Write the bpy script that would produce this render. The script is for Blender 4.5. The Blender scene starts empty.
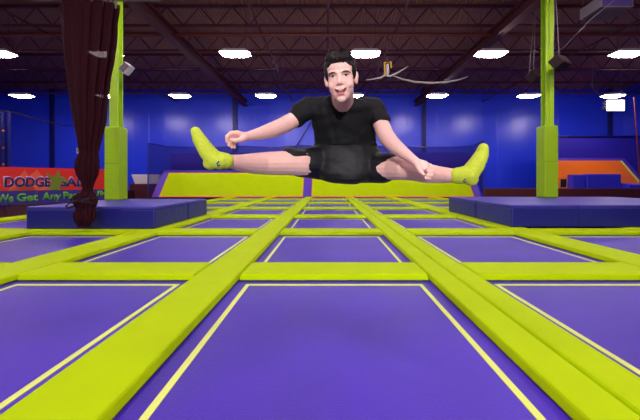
import bpy, bmesh, math, random
from mathutils import Vector, Matrix, noise
from mathutils.bvhtree import BVHTree
random.seed(7)
PI = math.pi
SC = bpy.context.scene
COL = SC.collection
CAMZ = 0.95
F = 330.0
CX, CY = 328.0, 181.0

def P(px, py, Y):
    return Vector(((px-CX)*Y/F, Y, CAMZ+(CY-py)*Y/F))

# ------------------------------------------------------------------ materials
def s2l(c):
    return tuple(((v/255)/12.92 if v/255 <= .04045 else ((v/255+.055)/1.055)**2.4) for v in c)+(1.0,)

def mat(name, rgb, rough=.6, metal=0.0, spec=.5, noise_amt=0.0, nscale=6.0, bump=0.0, bscale=30.0, sss=0.0, sheen=0.0, stretch=(1, 1, 1)):
    m = bpy.data.materials.new(name); m.use_nodes = True
    nt = m.node_tree; b = nt.nodes['Principled BSDF']
    col = s2l(rgb)
    b.inputs['Base Color'].default_value = col
    b.inputs['Roughness'].default_value = rough
    b.inputs['Metallic'].default_value = metal
    b.inputs['Specular IOR Level'].default_value = spec
    if sss: 
        b.inputs['Subsurface Weight'].default_value = sss
        b.inputs['Subsurface Radius'].default_value = (.012, .005, .003)
    if sheen: b.inputs['Sheen Weight'].default_value = sheen
    if noise_amt or bump:
        tc = nt.nodes.new('ShaderNodeTexCoord'); mp = nt.nodes.new('ShaderNodeMapping')
        mp.inputs['Scale'].default_value = stretch
        nt.links.new(tc.outputs['Object'], mp.inputs['Vector'])
    if noise_amt:
        n = nt.nodes.new('ShaderNodeTexNoise'); n.inputs['Scale'].default_value = nscale
        n.inputs['Detail'].default_value = 4
        nt.links.new(mp.outputs['Vector'], n.inputs['Vector'])
        r = nt.nodes.new('ShaderNodeValToRGB')
        r.color_ramp.elements[0].position = .3; r.color_ramp.elements[1].position = .7
        r.color_ramp.elements[0].color = tuple(v*(1-noise_amt) for v in col[:3])+(1,)
        r.color_ramp.elements[1].color = tuple(min(1, v*(1+noise_amt)) for v in col[:3])+(1,)
        nt.links.new(n.outputs['Fac'], r.inputs['Fac']); nt.links.new(r.outputs['Color'], b.inputs['Base Color'])
    if bump:
        n2 = nt.nodes.new('ShaderNodeTexNoise'); n2.inputs['Scale'].default_value = bscale
        nt.links.new(mp.outputs['Vector'], n2.inputs['Vector'])
        bp = nt.nodes.new('ShaderNodeBump'); bp.inputs['Strength'].default_value = bump
        bp.inputs['Distance'].default_value = .02
        nt.links.new(n2.outputs['Fac'], bp.inputs['Height']); nt.links.new(bp.outputs['Normal'], b.inputs['Normal'])
    return m

def emit(name, rgb, s):
    m = mat(name, rgb); b = m.node_tree.nodes['Principled BSDF']
    b.inputs['Emission Color'].default_value = s2l(rgb); b.inputs['Emission Strength'].default_value = s
    return m

def net_mat(name, rgb, alpha, scale=None):
    m = mat(name, rgb, rough=.8, spec=.2); nt = m.node_tree; b = nt.nodes['Principled BSDF']
    b.inputs['Alpha'].default_value = alpha
    return m

M = {}
M['lime'] = mat('lime_vinyl', (183, 214, 0), rough=.6, spec=.05, noise_amt=.03, nscale=3, bump=.12, bscale=5)
M['lime_pole'] = mat('lime_pole_vinyl', (160, 205, 8), rough=.45, spec=.4, bump=.5, bscale=9, stretch=(1, 1, 3))
M['lime_paint'] = mat('lime_paint', (170, 215, 20), rough=.45)
M['bed'] = mat('purple_jump_fabric', (68, 34, 176), rough=.36, spec=.36, noise_amt=.16, nscale=1.6, bump=.25, bscale=160)  # colour blotches stand in for reflected sheen streaks, plus uneven fabric wear
M['line'] = mat('pale_lime_line', (226, 240, 110), rough=.5)
M['steel_dark'] = mat('dark_steel', (30, 24, 60), rough=.5)
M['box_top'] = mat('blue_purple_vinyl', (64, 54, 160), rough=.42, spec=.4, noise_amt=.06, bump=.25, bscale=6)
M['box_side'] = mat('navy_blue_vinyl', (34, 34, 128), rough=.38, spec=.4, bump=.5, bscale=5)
M['maroon'] = mat('maroon_steel', (84, 18, 34), rough=.6, noise_amt=.08)
M['girder'] = mat('maroon_girder', (82, 20, 34), rough=.65)
M['carpet'] = mat('dark_maroon_carpet', (52, 22, 30), rough=.95, spec=.1, noise_amt=.3, nscale=40)
M['red_pipe'] = mat('rust_pipe', (120, 44, 34), rough=.5)
M['curtain'] = net_mat('maroon_net_curtain', (54, 9, 20), .95)
M['cord'] = mat('dark_cord', (40, 14, 20), rough=.8)
M['white_metal'] = mat('white_metal', (225, 215, 218), rough=.4)
M['chrome'] = mat('bright_metal', (150, 140, 145), rough=.4, metal=.8)
M['lamp'] = emit('lamp_glow', (255, 236, 244), 44.0)
M['exit_glow'] = emit('sign_glow', (255, 250, 252), 3.0)
M['orange'] = mat('orange_vinyl', (255, 122, 14), rough=.4)
M['orange_line'] = mat('orange_piping', (238, 140, 20), rough=.5)
M['purple_pad'] = mat('purple_vinyl', (86, 52, 176), rough=.45)
M['blue_pad'] = mat('blue_vinyl', (60, 62, 225), rough=.4, bump=.9, bscale=4)
M['wall_pad'] = mat('indigo_padding', (70, 54, 205), rough=.55, bump=.2, bscale=3)
M['wall_pad2'] = mat('navy_padding', (48, 36, 165), rough=.5, bump=.3, bscale=2)
M['net'] = net_mat('navy_netting', (30, 26, 120), .38)
M['red'] = mat('red_banner', (232, 34, 20), rough=.5)
M['redlight'] = mat('banner_rust', (240, 92, 60), rough=.5)
M['navy'] = mat('banner_navy', (48, 20, 104), rough=.5)
M['banner_blue'] = mat('banner_blue', (50, 38, 132), rough=.5)
M['banner_green'] = mat('banner_green', (96, 178, 44), rough=.5)
M['olive'] = mat('banner_olive', (118, 134, 14), rough=.5)
M['white_print'] = mat('banner_white', (205, 170, 200), rough=.5)
M['skin'] = mat('skin', (230, 182, 168), rough=.5, spec=.4, noise_amt=.05, nscale=14, sss=.12)
M['black'] = mat('black_jersey', (9, 9, 11), rough=.8, spec=.3, bump=.6, bscale=14, stretch=(1, 1, 1.6))
M['black2'] = mat('black_shorts', (9, 9, 10), rough=.62, spec=.35, bump=.5, bscale=9, stretch=(1, 1, 1.8))
M['hair'] = mat('dark_brown_hair', (20, 12, 11), rough=.55, spec=.25, noise_amt=.35, nscale=60, bump=.7, bscale=90, stretch=(1, .25, .6))
M['sock'] = mat('lime_sock', (190, 204, 62), rough=.9, spec=.15, noise_amt=.08, nscale=40, bump=.4, bscale=140)
M['sockmark'] = mat('sock_mark', (40, 70, 120), rough=.8)
M['eyewhite'] = mat('eye_white', (235, 228, 226), rough=.25)
M['iris'] = mat('iris', (50, 34, 28), rough=.2)
M['brow'] = mat('brow_hair', (44, 26, 22), rough=.8)
M['mouth'] = mat('mouth_inside', (120, 30, 36), rough=.5)
M['lip'] = mat('lip', (206, 120, 116), rough=.45)
M['teeth'] = mat('teeth', (240, 234, 228), rough=.3)
M['speaker'] = mat('speaker_black', (38, 14, 20), rough=.7)
M['speaker_grille'] = mat('speaker_grille', (54, 24, 30), rough=.9, bump=.5, bscale=200)
M['yellow'] = mat('yellow_paint', (235, 190, 20), rough=.4)
M['strap'] = mat('pale_strap', (215, 205, 190), rough=.7)
M['sheer'] = net_mat('sheer_net', (180, 170, 130), .16)
M['frost'] = mat('unit_grille', (100, 86, 92), rough=.5, bump=.4, bscale=60)
M['purple_face'] = mat('unit_purple_face', (70, 52, 110), rough=.5)

def wall_material():
    m = mat('blue_wall_panels', (40, 70, 252), rough=.30, spec=.6)
    nt = m.node_tree; b = nt.nodes['Principled BSDF']
    b.inputs['Coat Weight'].default_value = .6; b.inputs['Coat Roughness'].default_value = .3
    tc = nt.nodes.new('ShaderNodeTexCoord'); sx = nt.nodes.new('ShaderNodeSeparateXYZ')
    nt.links.new(tc.outputs['Object'], sx.inputs[0])
    ad = nt.nodes.new('ShaderNodeMath'); ad.operation = 'ADD'
    nt.links.new(sx.outputs['X'], ad.inputs[0]); nt.links.new(sx.outputs['Y'], ad.inputs[1])
    mo = nt.nodes.new('ShaderNodeMath'); mo.operation = 'PINGPONG'; mo.inputs[1].default_value = .55
    nt.links.new(ad.outputs[0], mo.inputs[0])
    mr = nt.nodes.new('ShaderNodeMapRange'); mr.inputs[1].default_value = 0; mr.inputs[2].default_value = .035
    nt.links.new(mo.outputs[0], mr.inputs[0])
    n = nt.nodes.new('ShaderNodeTexNoise'); n.inputs['Scale'].default_value = .6
    nt.links.new(tc.outputs['Object'], n.inputs['Vector'])
    a2 = nt.nodes.new('ShaderNodeMath'); a2.operation = 'ADD'
    nt.links.new(mr.outputs[0], a2.inputs[0]); nt.links.new(n.outputs['Fac'], a2.inputs[1])
    bp = nt.nodes.new('ShaderNodeBump'); bp.inputs['Strength'].default_value = .35; bp.inputs['Distance'].default_value = .04
    nt.links.new(a2.outputs[0], bp.inputs['Height']); nt.links.new(bp.outputs['Normal'], b.inputs['Normal'])
    return m
M['wall'] = wall_material()
M['wall_dark'] = mat('wall_navy_trim', (14, 18, 110), rough=.4)

def deck_material():
    m = mat('corrugated_deck', (158, 102, 100), rough=.7, spec=.3)
    nt = m.node_tree; b = nt.nodes['Principled BSDF']
    tc = nt.nodes.new('ShaderNodeTexCoord')
    w = nt.nodes.new('ShaderNodeTexWave'); w.bands_direction = 'X'; w.inputs['Scale'].default_value = 2.1
    nt.links.new(tc.outputs['Object'], w.inputs['Vector'])
    bp = nt.nodes.new('ShaderNodeBump'); bp.inputs['Strength'].default_value = .8; bp.inputs['Distance'].default_value = .05
    nt.links.new(w.outputs['Fac'], bp.inputs['Height']); nt.links.new(bp.outputs['Normal'], b.inputs['Normal'])
    return m
M['deck'] = deck_material()

# ------------------------------------------------------------------ builders
def link_mesh(name, bm, m, parent=None, smooth=False, matidx=None):
    me = bpy.data.meshes.new(name); bm.normal_update(); bm.to_mesh(me); bm.free()
    o = bpy.data.objects.new(name, me); COL.objects.link(o)
    for mm in (m if isinstance(m, (list, tuple)) else [m]): me.materials.append(mm)
    if smooth: me.polygons.foreach_set('use_smooth', [True]*len(me.polygons))
    if parent: o.parent = parent
    return o

def tag(o, label, cat, group=None, kind=None):
    o['label'] = label; o['category'] = cat
    if group: o['group'] = group
    if kind: o['kind'] = kind
    return o

def empty(name, loc, label, cat, group=None, rz=0):
    o = bpy.data.objects.new(name, None); COL.objects.link(o)
    o.location = loc; o.rotation_euler = (0, 0, rz); o.empty_display_size = .1
    return tag(o, label, cat, group)

def box(bm, x0, x1, y0, y1, z0, z1, bevel=0.0, seg=2, mi=0, M4=None):
    b2 = bmesh.new()
    vs = [b2.verts.new((x, y, z)) for x in (x0, x1) for y in (y0, y1) for z in (z0, z1)]
    for f in ((0, 1, 3, 2), (4, 6, 7, 5), (0, 4, 5, 1), (2, 3, 7, 6), (0, 2, 6, 4), (1, 5, 7, 3)):
        b2.faces.new([vs[i] for i in f])
    bmesh.ops.recalc_face_normals(b2, faces=b2.faces)
    if bevel: bmesh.ops.bevel(b2, geom=b2.edges[:], offset=bevel, segments=seg, affect='EDGES', profile=.5)
    if M4 is not None: b2.transform(M4)
    for f in b2.faces: f.material_index = mi
    me = bpy.data.meshes.new('t'); b2.to_mesh(me); b2.free(); bm.from_mesh(me); bpy.data.meshes.remove(me)

def hexa(bm, pts, bevel=0):
    """8 points: bottom 4 (ccw) then top 4"""
    b2 = bmesh.new(); v = [b2.verts.new(p) for p in pts]
    for f in ((3, 2, 1, 0), (4, 5, 6, 7), (0, 1, 5, 4), (1, 2, 6, 5), (2, 3, 7, 6), (3, 0, 4, 7)):
        b2.faces.new([v[i] for i in f])
    bmesh.ops.recalc_face_normals(b2, faces=b2.faces)
    if bevel: bmesh.ops.bevel(b2, geom=b2.edges[:], offset=bevel, segments=2, affect='EDGES', profile=.5)
    me = bpy.data.meshes.new('t'); b2.to_mesh(me); b2.free(); bm.from_mesh(me); bpy.data.meshes.remove(me)

def frame_of(d):
    d = d.normalized(); a = Vector((0, 0, 1)) if abs(d.z) < .9 else Vector((1, 0, 0))
    u = d.cross(a).normalized(); return u, d.cross(u).normalized()

def rings(bm, rs, cap=True):
    L = [[bm.verts.new(p) for p in r] for r in rs]
    n = len(L[0])
    for a, b in zip(L, L[1:]):
        for i in range(n): bm.faces.new((a[i], a[(i+1) % n], b[(i+1) % n], b[i]))
    if cap:
        bm.faces.new(list(reversed(L[0]))); bm.faces.new(L[-1])

def tube(bm, pts, r, n=8, rs=None):
    pts = [Vector(p) for p in pts]; out = []
    for i, p in enumerate(pts):
        d = (pts[min(i+1, len(pts)-1)]-pts[max(i-1, 0)])
        u, v = frame_of(d); rr = rs[i] if rs else r
        out.append([p+rr*(u*math.cos(2*PI*k/n)+v*math.sin(2*PI*k/n)) for k in range(n)])
    rings(bm, out)

def beam(bm, a, b, w):
    tube(bm, [a, b], w*.7, 4)

def ball(bm, c, r, M3=None, seg=16):
    r = (r, r, r) if not hasattr(r, '__len__') else r
    m = Matrix.Translation(c) @ (M3.to_4x4() if M3 is not None else Matrix()) @ Matrix.Diagonal((*r, 1))
    bmesh.ops.create_uvsphere(bm, u_segments=seg, v_segments=seg//2+2, radius=1, matrix=m)

def caps(bm, chain, n=16):
    """tapered rounded chain: [(p, r), ...]"""
    for (a, ra), (b, rb) in zip(chain, chain[1:]):
        a = Vector(a); b = Vector(b); d = b-a; L = d.length; d = d/L; u, v = frame_of(d)
        s = max(-.95, min(.95, (ra-rb)/L)); th = math.asin(s)
        rs = []
        for k in range(6):           # start hemisphere
            t = -PI/2+(th+PI/2)*k/5 if False else -PI/2+(PI/2+th)*(k+.15)/5.15
            rs.append((a+d*ra*math.sin(t), ra*math.cos(t)))
        for k in range(6):
            t = th+(PI/2-th)*k/5.15
            rs.append((b+d*rb*math.sin(t), rb*math.cos(t)))
        rings(bm, [[c+r*(u*math.cos(2*PI*i/n)+v*math.sin(2*PI*i/n)) for i in range(n)] for c, r in rs])

def stack(bm, rows, n=28):
    """rows: (center Vector, half width x, half depth y)"""
    rings(bm, [[Vector((c.x+a*math.cos(2*PI*i/n), c.y+b*math.sin(2*PI*i/n), c.z)) for i in range(n)] for c, a, b in rows])

def remesh(name, bm, voxel, m, parent=None, smooth=4, disp=None, fac=.5):
    bmesh.ops.recalc_face_normals(bm, faces=bm.faces)
    me = bpy.data.meshes.new('tmp'); bm.to_mesh(me); bm.free()
    t = bpy.data.objects.new('tmp', me); COL.objects.link(t)
    r = t.modifiers.new('r', 'REMESH'); r.mode = 'VOXEL'; r.voxel_size = voxel; r.adaptivity = 0
    if smooth:
        s = t.modifiers.new('s', 'SMOOTH'); s.factor = fac; s.iterations = smooth
    bpy.context.view_layer.update()
    dg = bpy.context.evaluated_depsgraph_get()
    nm = bpy.data.meshes.new_from_object(t.evaluated_get(dg), depsgraph=dg)
    bpy.data.objects.remove(t); bpy.data.meshes.remove(me)
    if disp:
        ns = [v.normal.copy() for v in nm.vertices]
        for v, nn in zip(nm.vertices, ns): v.co = v.co+nn*disp(v.co, nn)
    nm.name = name; nm.materials.clear()
    for mm in (m if isinstance(m, (list, tuple)) else [m]): nm.materials.append(mm)
    nm.polygons.foreach_set('use_smooth', [True]*len(nm.polygons))
    o = bpy.data.objects.new(name, nm); COL.objects.link(o)
    if parent: o.parent = parent
    return o

def struct(name, bm, m):
    o = link_mesh(name, bm, m); o['kind'] = 'structure'; return o

# ------------------------------------------------------------------ room shell
WX0, WX1, WY0, WY1, ZF, ZC = -25.0, 21.5, -9.0, 24.0, -.14, 7.62
b = bmesh.new(); box(b, WX0, WX1, WY0, WY1, ZF-.1, ZF); struct('floor', b, M['carpet'])
b = bmesh.new(); box(b, WX0, WX1, WY0, WY1, ZC, ZC+.1); struct('ceiling', b, M['deck'])
b = bmesh.new(); box(b, WX0-.2, WX1+.2, WY1, WY1+.2, ZF-.1, ZC+.1); struct('wall_back', b, M['wall'])
b = bmesh.new(); box(b, WX0-.2, WX1+.2, WY0-.2, WY0, ZF-.1, ZC+.1); struct('wall_front', b, M['wall'])
b = bmesh.new(); box(b, WX0-.2, WX0, WY0, WY1, ZF-.1, ZC+.1); struct('wall_left', b, M['wall'])
b = bmesh.new(); box(b, WX1, WX1+.2, WY0, WY1, ZF-.1, ZC+.1); struct('wall_right', b, M['wall'])
for i, x in enumerate((-20.0, -6.75, 6.95, 20.45)):
    b = bmesh.new(); box(b, x-.14, x+.14, WY1-.16, WY1, ZF, ZC); struct('trim_%d' % (i+1), b, M['wall_dark'])
b = bmesh.new(); box(b, WX0, WX1, WY1-.06, WY1, 4.02, 4.1); 
b.free()
# low kerb walls beside the court end
b = bmesh.new(); box(b, 8.95, WX1, 18.8, 19.15, ZF, .53, .02); struct('trim_5', b, mat('kerb_brown', (92, 36, 34), rough=.6))
b = bmesh.new(); box(b, WX0, -11.2, 18.8, 19.15, ZF, .42, .02); struct('trim_6', b, M['carpet'])

# ------------------------------------------------------------------ ceiling steel
ORD = ['nearest', 'second', 'third', 'fourth', 'fifth', 'sixth', 'seventh', 'eighth', 'ninth']
ys = [10.1, 12.5, 14.9, 17.3, 19.7, 22.1]
ordn = ['nearest row', 'second row', 'third row', 'fourth row', 'fifth row', 'last row']
for k, y in enumerate(ys):
    t = empty('roof_truss', (0, y, 6.8), 'maroon open-web steel roof truss running across the hall, %s counted from the viewer' % ordn[k], 'truss', 'roof trusses under the deck')
    tb = bmesh.new(); box(tb, WX0, WX1, -.06, .06, .72, .80)
    link_mesh('top_chord', tb, M['maroon'], t)
    tb = bmesh.new(); box(tb, WX0, WX1, -.06, .06, 0, .07)
    link_mesh('bottom_chord', tb, M['maroon'], t)
    tb = bmesh.new(); x = WX0+.3; up = False; st = .62
    while x < WX1-.7:
        za, zb = (.04, .75) if up else (.75, .04)
        beam(tb, (x, 0, za), (x+st, 0, zb), .036); up = not up; x += st
        if abs((x/st) % 4) < 1: pass
    link_mesh('web', tb, M['maroon'], t)
for x, side in ((-6.0, 'left'), (6.4, 'right')):
    t = bmesh.new(); box(t, x-.17, x+.17, WY0, WY1, 6.36, 6.42); box(t, x-.17, x+.17, WY0, WY1, 6.72, 6.79); box(t, x-.04, x+.04, WY0, WY1, 6.42, 6.72)
    tag(link_mesh('roof_girder', t, M['girder']), 'deep maroon steel girder running away over the %s lime column' % side, 'girder', 'main roof girders')
for x, w in ((-2.6, 'left of centre'), (0.0, 'down the middle of the hall'), (2.6, 'right of centre'), (11.2, 'far right side'), (-11.0, 'far left side')):
    t = bmesh.new(); tube(t, [(x, WY0, 6.74), (x, WY1, 6.74)], .045, 8)
    tag(link_mesh('conduit_pipe', t, M['maroon']), 'thin dark pipe running away under the trusses, %s' % w, 'pipe', 'pipes along the hall ceiling')
t = bmesh.new(); tube(t, [(WX0, 12.8, 6.61), (WX1, 12.8, 6.61)], .06, 10)
tag(link_mesh('sprinkler_pipe', t, M['red_pipe']), 'rust red sprinkler pipe crossing the hall beneath the trusses', 'pipe')

# ------------------------------------------------------------------ ceiling lights
def make_light():
    t = empty('ceiling_light', (0, 0, 5.95), 'x', 'light', 'high bay ceiling lights')
    hb = bmesh.new()
    hexa(hb, [(-.59, -.28, .015), (.59, -.28, .015), (.59, .28, .015), (-.59, .28, .015),
              (-.42, -.18, .16), (.42, -.18, .16), (.42, .18, .16), (-.42, .18, .16)])
    link_mesh('housing', hb, M['white_metal'], t)
    db = bmesh.new()
    hexa(db, [(-.36, -.18, -.07), (.36, -.18, -.07), (.36, .18, -.07), (-.36, .18, -.07),
              (-.57, -.22, .01), (.57, -.22, .01), (.57, .22, .01), (-.57, .22, .01)])
    link_mesh('diffuser', db, M['lamp'], t)
    for x in (-.4, .4):
        wb = bmesh.new(); tube(wb, [(x, 0, .16), (x, 0, 1.66)], .008, 6); link_mesh('hanging_wire', wb, M['maroon'], t)
    return t
def copy_tree(o, parent=None):
    c = o.copy(); COL.objects.link(c)
    if parent: c.parent = parent
    for ch in list(o.children): copy_tree(ch, c)
    return c
proto = make_light(); first = True
xs = [-18.0, -13.0, -8.75, -3.65, 1.46, 6.42, 11.8, 16.7]
xnames = ['far left', 'second from the left', 'third from the left', 'fourth from the left', 'fifth from the left', 'sixth from the left', 'seventh from the left', 'last on the right']
rows = [(13.0, 'nearer row'), (19.4, 'farther row'), (6.6, 'unseen row overhead'), (0.2, 'unseen row above the camera'), (-5.6, 'unseen row behind the camera')]  # last three rows are unseen, put in for the light they give
for (y, rn) in rows:
    for x, xn in zip(xs, xnames):
        if y < 10 and abs(x) > 13.5: continue
        if y == 13.0 and x in (-18.0,16.7): continue
        o = proto if first else copy_tree(proto); first = False
        o.location = (x, y, 5.95)
        if y == 19.4: 
            if x == -8.75: o.location.x = -8.7
            if x == 16.7: o.location.x = 16.75
        o['label'] = 'glowing white ceiling light, %s, %s' % (xn, rn)

# ------------------------------------------------------------------ trampoline court
rails = [(-7.7, .25), (-5.45, .25), (-3.22, .25), (-1.06, .21), (1.20, .235), (3.52, .27), (5.9, .25)]
PER = 2.6; Y0 = .54; BARW = .5
def rowY(k): return Y0+PER*k      # front of bar k ; bed k lies before bar k
PZ = .06
def bed(k, i, rowname, colname):
    xl = rails[i][0]+rails[i][1]; xr = rails[i+1][0]-rails[i+1][1]
    y0 = rowY(k-1)+BARW; y1 = rowY(k)
    cx, cy = (xl+xr)/2, (y0+y1)/2; hx, hy = (xr-xl)/2, (y1-y0)/2
    t = empty('trampoline', (cx, cy, ZF), 'purple trampoline with lime border, %s, %s' % (rowname, colname), 'trampoline', 'floor trampolines')
    z = -ZF
    bb = bmesh.new(); box(bb, -hx-.05, hx+.05, -hy-.05, hy+.05, z-.02, z-.004)
    link_mesh('jump_bed', bb, M['bed'], t)
    lb = bmesh.new(); a, w = .095, .036
    zz0, zz1 = z-.004, z
    box(lb, -hx+a, -hx+a+w, -hy+a, hy-a, zz0, zz1); box(lb, hx-a-w, hx-a, -hy+a, hy-a, zz0, zz1)
    box(lb, -hx+a+w, hx-a-w, -hy+a, -hy+a+w, zz0, zz1); box(lb, -hx+a+w, hx-a-w, hy-a-w, hy-a, zz0, zz1)
    link_mesh('border_line', lb, M['line'], t)
    fb = bmesh.new(); e = .06; w = .05
    for (xa, xb, ya, yb) in ((-hx-e-w, -hx-e, -hy-e-w, hy+e+w), (hx+e, hx+e+w, -hy-e-w, hy+e+w), (-hx-e, hx+e, -hy-e-w, -hy-e), (-hx-e, hx+e, hy+e, hy+e+w)):
        box(fb, xa, xb, ya, yb, 0, z)
    link_mesh('steel_frame', fb, M['steel_dark'], t)
rn = {1: 'nearest row', 2: 'second row', 3: 'third row', 4: 'fourth row', 5: 'fifth row', 6: 'sixth row', 7: 'last row'}
cn = {0: 'column outside the left platform', 1: 'column of the left blue platform', 2: 'column just left of centre', 3: 'centre column', 4: 'column just right of centre', 5: 'column of the right blue platform'}
cells = {1: [2, 3, 4], 2: [1, 2, 3, 4, 5], 3: [0, 2, 3, 4], 4: [1, 2, 3, 4, 5], 5: [1, 2, 3, 4, 5], 6: [1, 2, 3, 4, 5], 7: [1, 2, 3, 4, 5]}
for k, cs in cells.items():
    for i in cs: bed(k, i, rn[k], cn[i])
def pad(name, x0, x1, y0, y1, label, cat='pad', group=None, extra=0.0):
    bb = bmesh.new(); hx, hy = (x1-x0)/2, (y1-y0)/2
    hexa(bb, [(-hx, -hy, 0), (hx, -hy, 0), (hx, hy, 0), (-hx, hy, 0),
              (-hx+.015, -hy+.015, PZ+extra), (hx-.015, -hy+.015, PZ+extra), (hx-.015, hy-.015, PZ+extra), (-hx+.015, hy-.015, PZ+extra)], .014)
    o = link_mesh(name, bb, M['lime']); o.location = ((x0+x1)/2, (y0+y1)/2, .001)
    return tag(o, label, cat, group)
for k in range(1, 7):
    y0 = rowY(k); y1 = y0+BARW
    for i in set(cells[k]) | set(cells.get(k+1, [])):
        if k == 3 and i == 0: pass
        xl = rails[i][0]+rails[i][1]; xr = rails[i+1][0]-rails[i+1][1]
        pad('cross_pad', xl, xr, y0, y1, 'lime cross pad behind the %s, %s' % (rn[k], cn[i]), 'pad', 'lime cross pads between trampolines')
rnames = ['outermost left', 'left platform outer side', 'left platform inner side', 'left of the centre column', 'right of the centre column', 'right platform inner side', 'outer right']
YE = 18.72
for i, (c, h) in enumerate(rails):
    segs = [(-1.2, YE)]
    if i == 0: segs = [(5.7, 8.85)]
    if i == 1: segs = [(3.1, YE)]
    if i == 6: segs = [(3.1, YE)]
    for s in segs:
        if i == 4:
            pad('rail_pad', c-h, c, s[0], s[1], 'long lime rail pad right of the centre column, inner strip of the seamed pair', 'pad', 'long lime rail pads')
            pad('rail_pad', c, c+h, s[0], s[1], 'long lime rail pad right of centre, outer strip of the seamed pair', 'pad', 'long lime rail pads')
        else:
            pad('rail_pad', c-h, c+h, s[0], s[1], 'long lime rail pad running away from the viewer, %s' % rnames[i], 'pad', 'long lime rail pads')

# ------------------------------------------------------------------ blue platforms
def platform(x0, x1, y0, y1, z1, xsplits, ysplits, label):
    z0 = PZ+.004
    t = empty('padded_platform', ((x0+x1)/2, (y0+y1)/2, z0), label, 'platform', 'blue padded platforms')
    ox, oy = (x0+x1)/2, (y0+y1)/2; T = .07
    X = [x0]+xsplits+[x1]; Yv = [y0]+ysplits+[y1]
    for a, c in zip(X, X[1:]):
        for d, e in zip(Yv, Yv[1:]):
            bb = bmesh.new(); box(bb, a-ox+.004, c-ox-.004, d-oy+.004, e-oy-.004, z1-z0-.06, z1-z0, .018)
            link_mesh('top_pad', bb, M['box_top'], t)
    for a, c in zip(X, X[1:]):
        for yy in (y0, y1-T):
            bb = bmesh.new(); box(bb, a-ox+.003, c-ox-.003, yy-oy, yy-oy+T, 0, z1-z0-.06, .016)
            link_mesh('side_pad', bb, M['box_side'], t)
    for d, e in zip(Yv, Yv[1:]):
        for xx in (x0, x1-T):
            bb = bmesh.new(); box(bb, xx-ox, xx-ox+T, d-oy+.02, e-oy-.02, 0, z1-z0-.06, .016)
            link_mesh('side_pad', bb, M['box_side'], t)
    bb = bmesh.new(); box(bb, x0-ox+.08, x1-ox-.08, y0-oy+.08, y1-oy-.08, 0, z1-z0-.07)
    link_mesh('base', bb, M['steel_dark'], t)
    return t
platform(-5.60, -3.22, 6.12, 8.78, .475, [], [7.6], 'blue padded platform at left, before the dodge ball banner')
platform(3.53, 8.3, 6.33, 9.66, .49, [4.82, 6.6], [7.9], 'blue padded platform at right, under the right lime column')

# ------------------------------------------------------------------ lime columns
def column(x, yf, zt, zb, w, uw, label):
    yc = yf+w/2
    t = empty('lime_column', (x, yc, zb), label, 'column', 'lime padded columns')
    bb = bmesh.new(); h = w/2
    box(bb, -h, h, -h, h, .003, zt-zb, .03, 3)
    link_mesh('column_pad', bb, M['lime_pole'], t)
    bb = bmesh.new(); hh = uw/2; z0 = zt-zb
    box(bb, -hh, hh, -hh, -hh+.03, z0, ZC-.04-zb); box(bb, -hh, hh, hh-.03, hh, z0, ZC-.04-zb); box(bb, -.02, .02, -hh+.03, hh-.03, z0, ZC-.04-zb)
    box(bb, -hh*.2, hh+.001, -hh-.02, -hh, z0, 7.5-zb-.6)
    link_mesh('steel_post', bb, M['lime_paint'], t)
    bb = bmesh.new(); box(bb, -h*.98, h*.98, -h-.006, -h+.01, (zt-zb)*.5, (zt-zb)*.5+.012); link_mesh('seam', bb, mat('seam_green', (120, 160, 8)), t)
    bb = bmesh.new(); box(bb, -hh-.05, hh+.05, -hh-.05, hh+.05, ZC-.04-zb, ZC-zb); link_mesh('cap_plate', bb, M['girder'], t)
column(-5.315, 8.1, 2.29, .475, .367, .21, 'lime green padded column standing on the left blue platform, beside the hanging curtain')
column(6.10, 9.0, 2.47, .49, .38, .21, 'lime green padded column standing on the right blue platform')

# ------------------------------------------------------------------ sloped lime wall trampolines
YB, YT, ZB_, ZT_ = 18.98, 20.25, .02, 1.52
def slope_pt(x, s, off=0.0):
    n = Vector((0, -(ZT_-ZB_), (YT-YB))).normalized()
    return Vector((x, YB+(YT-YB)*s, ZB_+(ZT_-ZB_)*s))+n*off
def slope_slab(bm, x0, x1, s0, s1, o0, o1):
    hexa(bm, [slope_pt(x0, s0, o0), slope_pt(x1, s0, o0), slope_pt(x1, s1, o0), slope_pt(x0, s1, o0),
              slope_pt(x0, s0, o1), slope_pt(x1, s0, o1), slope_pt(x1, s1, o1), slope_pt(x0, s1, o1)])
def sloped(x0, x1, side, label):
    t = empty('sloped_trampoline', (0, 0, 0), label, 'trampoline', 'lime sloped wall trampolines')
    bb = bmesh.new(); slope_slab(bb, x0, x1, 0.0, 1, -.08, 0); link_mesh('frame', bb, M['purple_pad'], t)
    xa, xb = (x0+.42, x1) if side < 0 else (x0, x1-.42)
    bb = bmesh.new(); slope_slab(bb, xa+.05, xb-.05, .05, .93, 0.0, .012); link_mesh('jump_bed', bb, M['lime'], t)
    bb = bmesh.new()
    slope_slab(bb, xa, xb, .0, .05, 0, .014); slope_slab(bb, xa, xb, .93, .955, 0, .014)
    slope_slab(bb, xa, xa+.05, .05, .93, 0, .014); slope_slab(bb, xb-.05, xb, .05, .93, 0, .014)
    link_mesh('piping', bb, M['orange_line'], t)
    bb = bmesh.new(); box(bb, x0, x1, YT-.05, YT+.25, 1.44, 1.60, .03); link_mesh('top_pad', bb, M['purple_pad'], t)
sloped(-10.15, -1.44, -1, 'lime sloped wall trampoline left of the purple divider')
sloped(-.96, 8.85, 1, 'lime sloped wall trampoline right of the purple divider')
bb = bmesh.new(); slope_slab(bb, -1.435, -.965, 0, 1, -.08, .03)
tag(link_mesh('divider_pad', bb, M['purple_pad']), 'narrow purple divider pad between the two sloped lime trampolines', 'pad')

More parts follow.
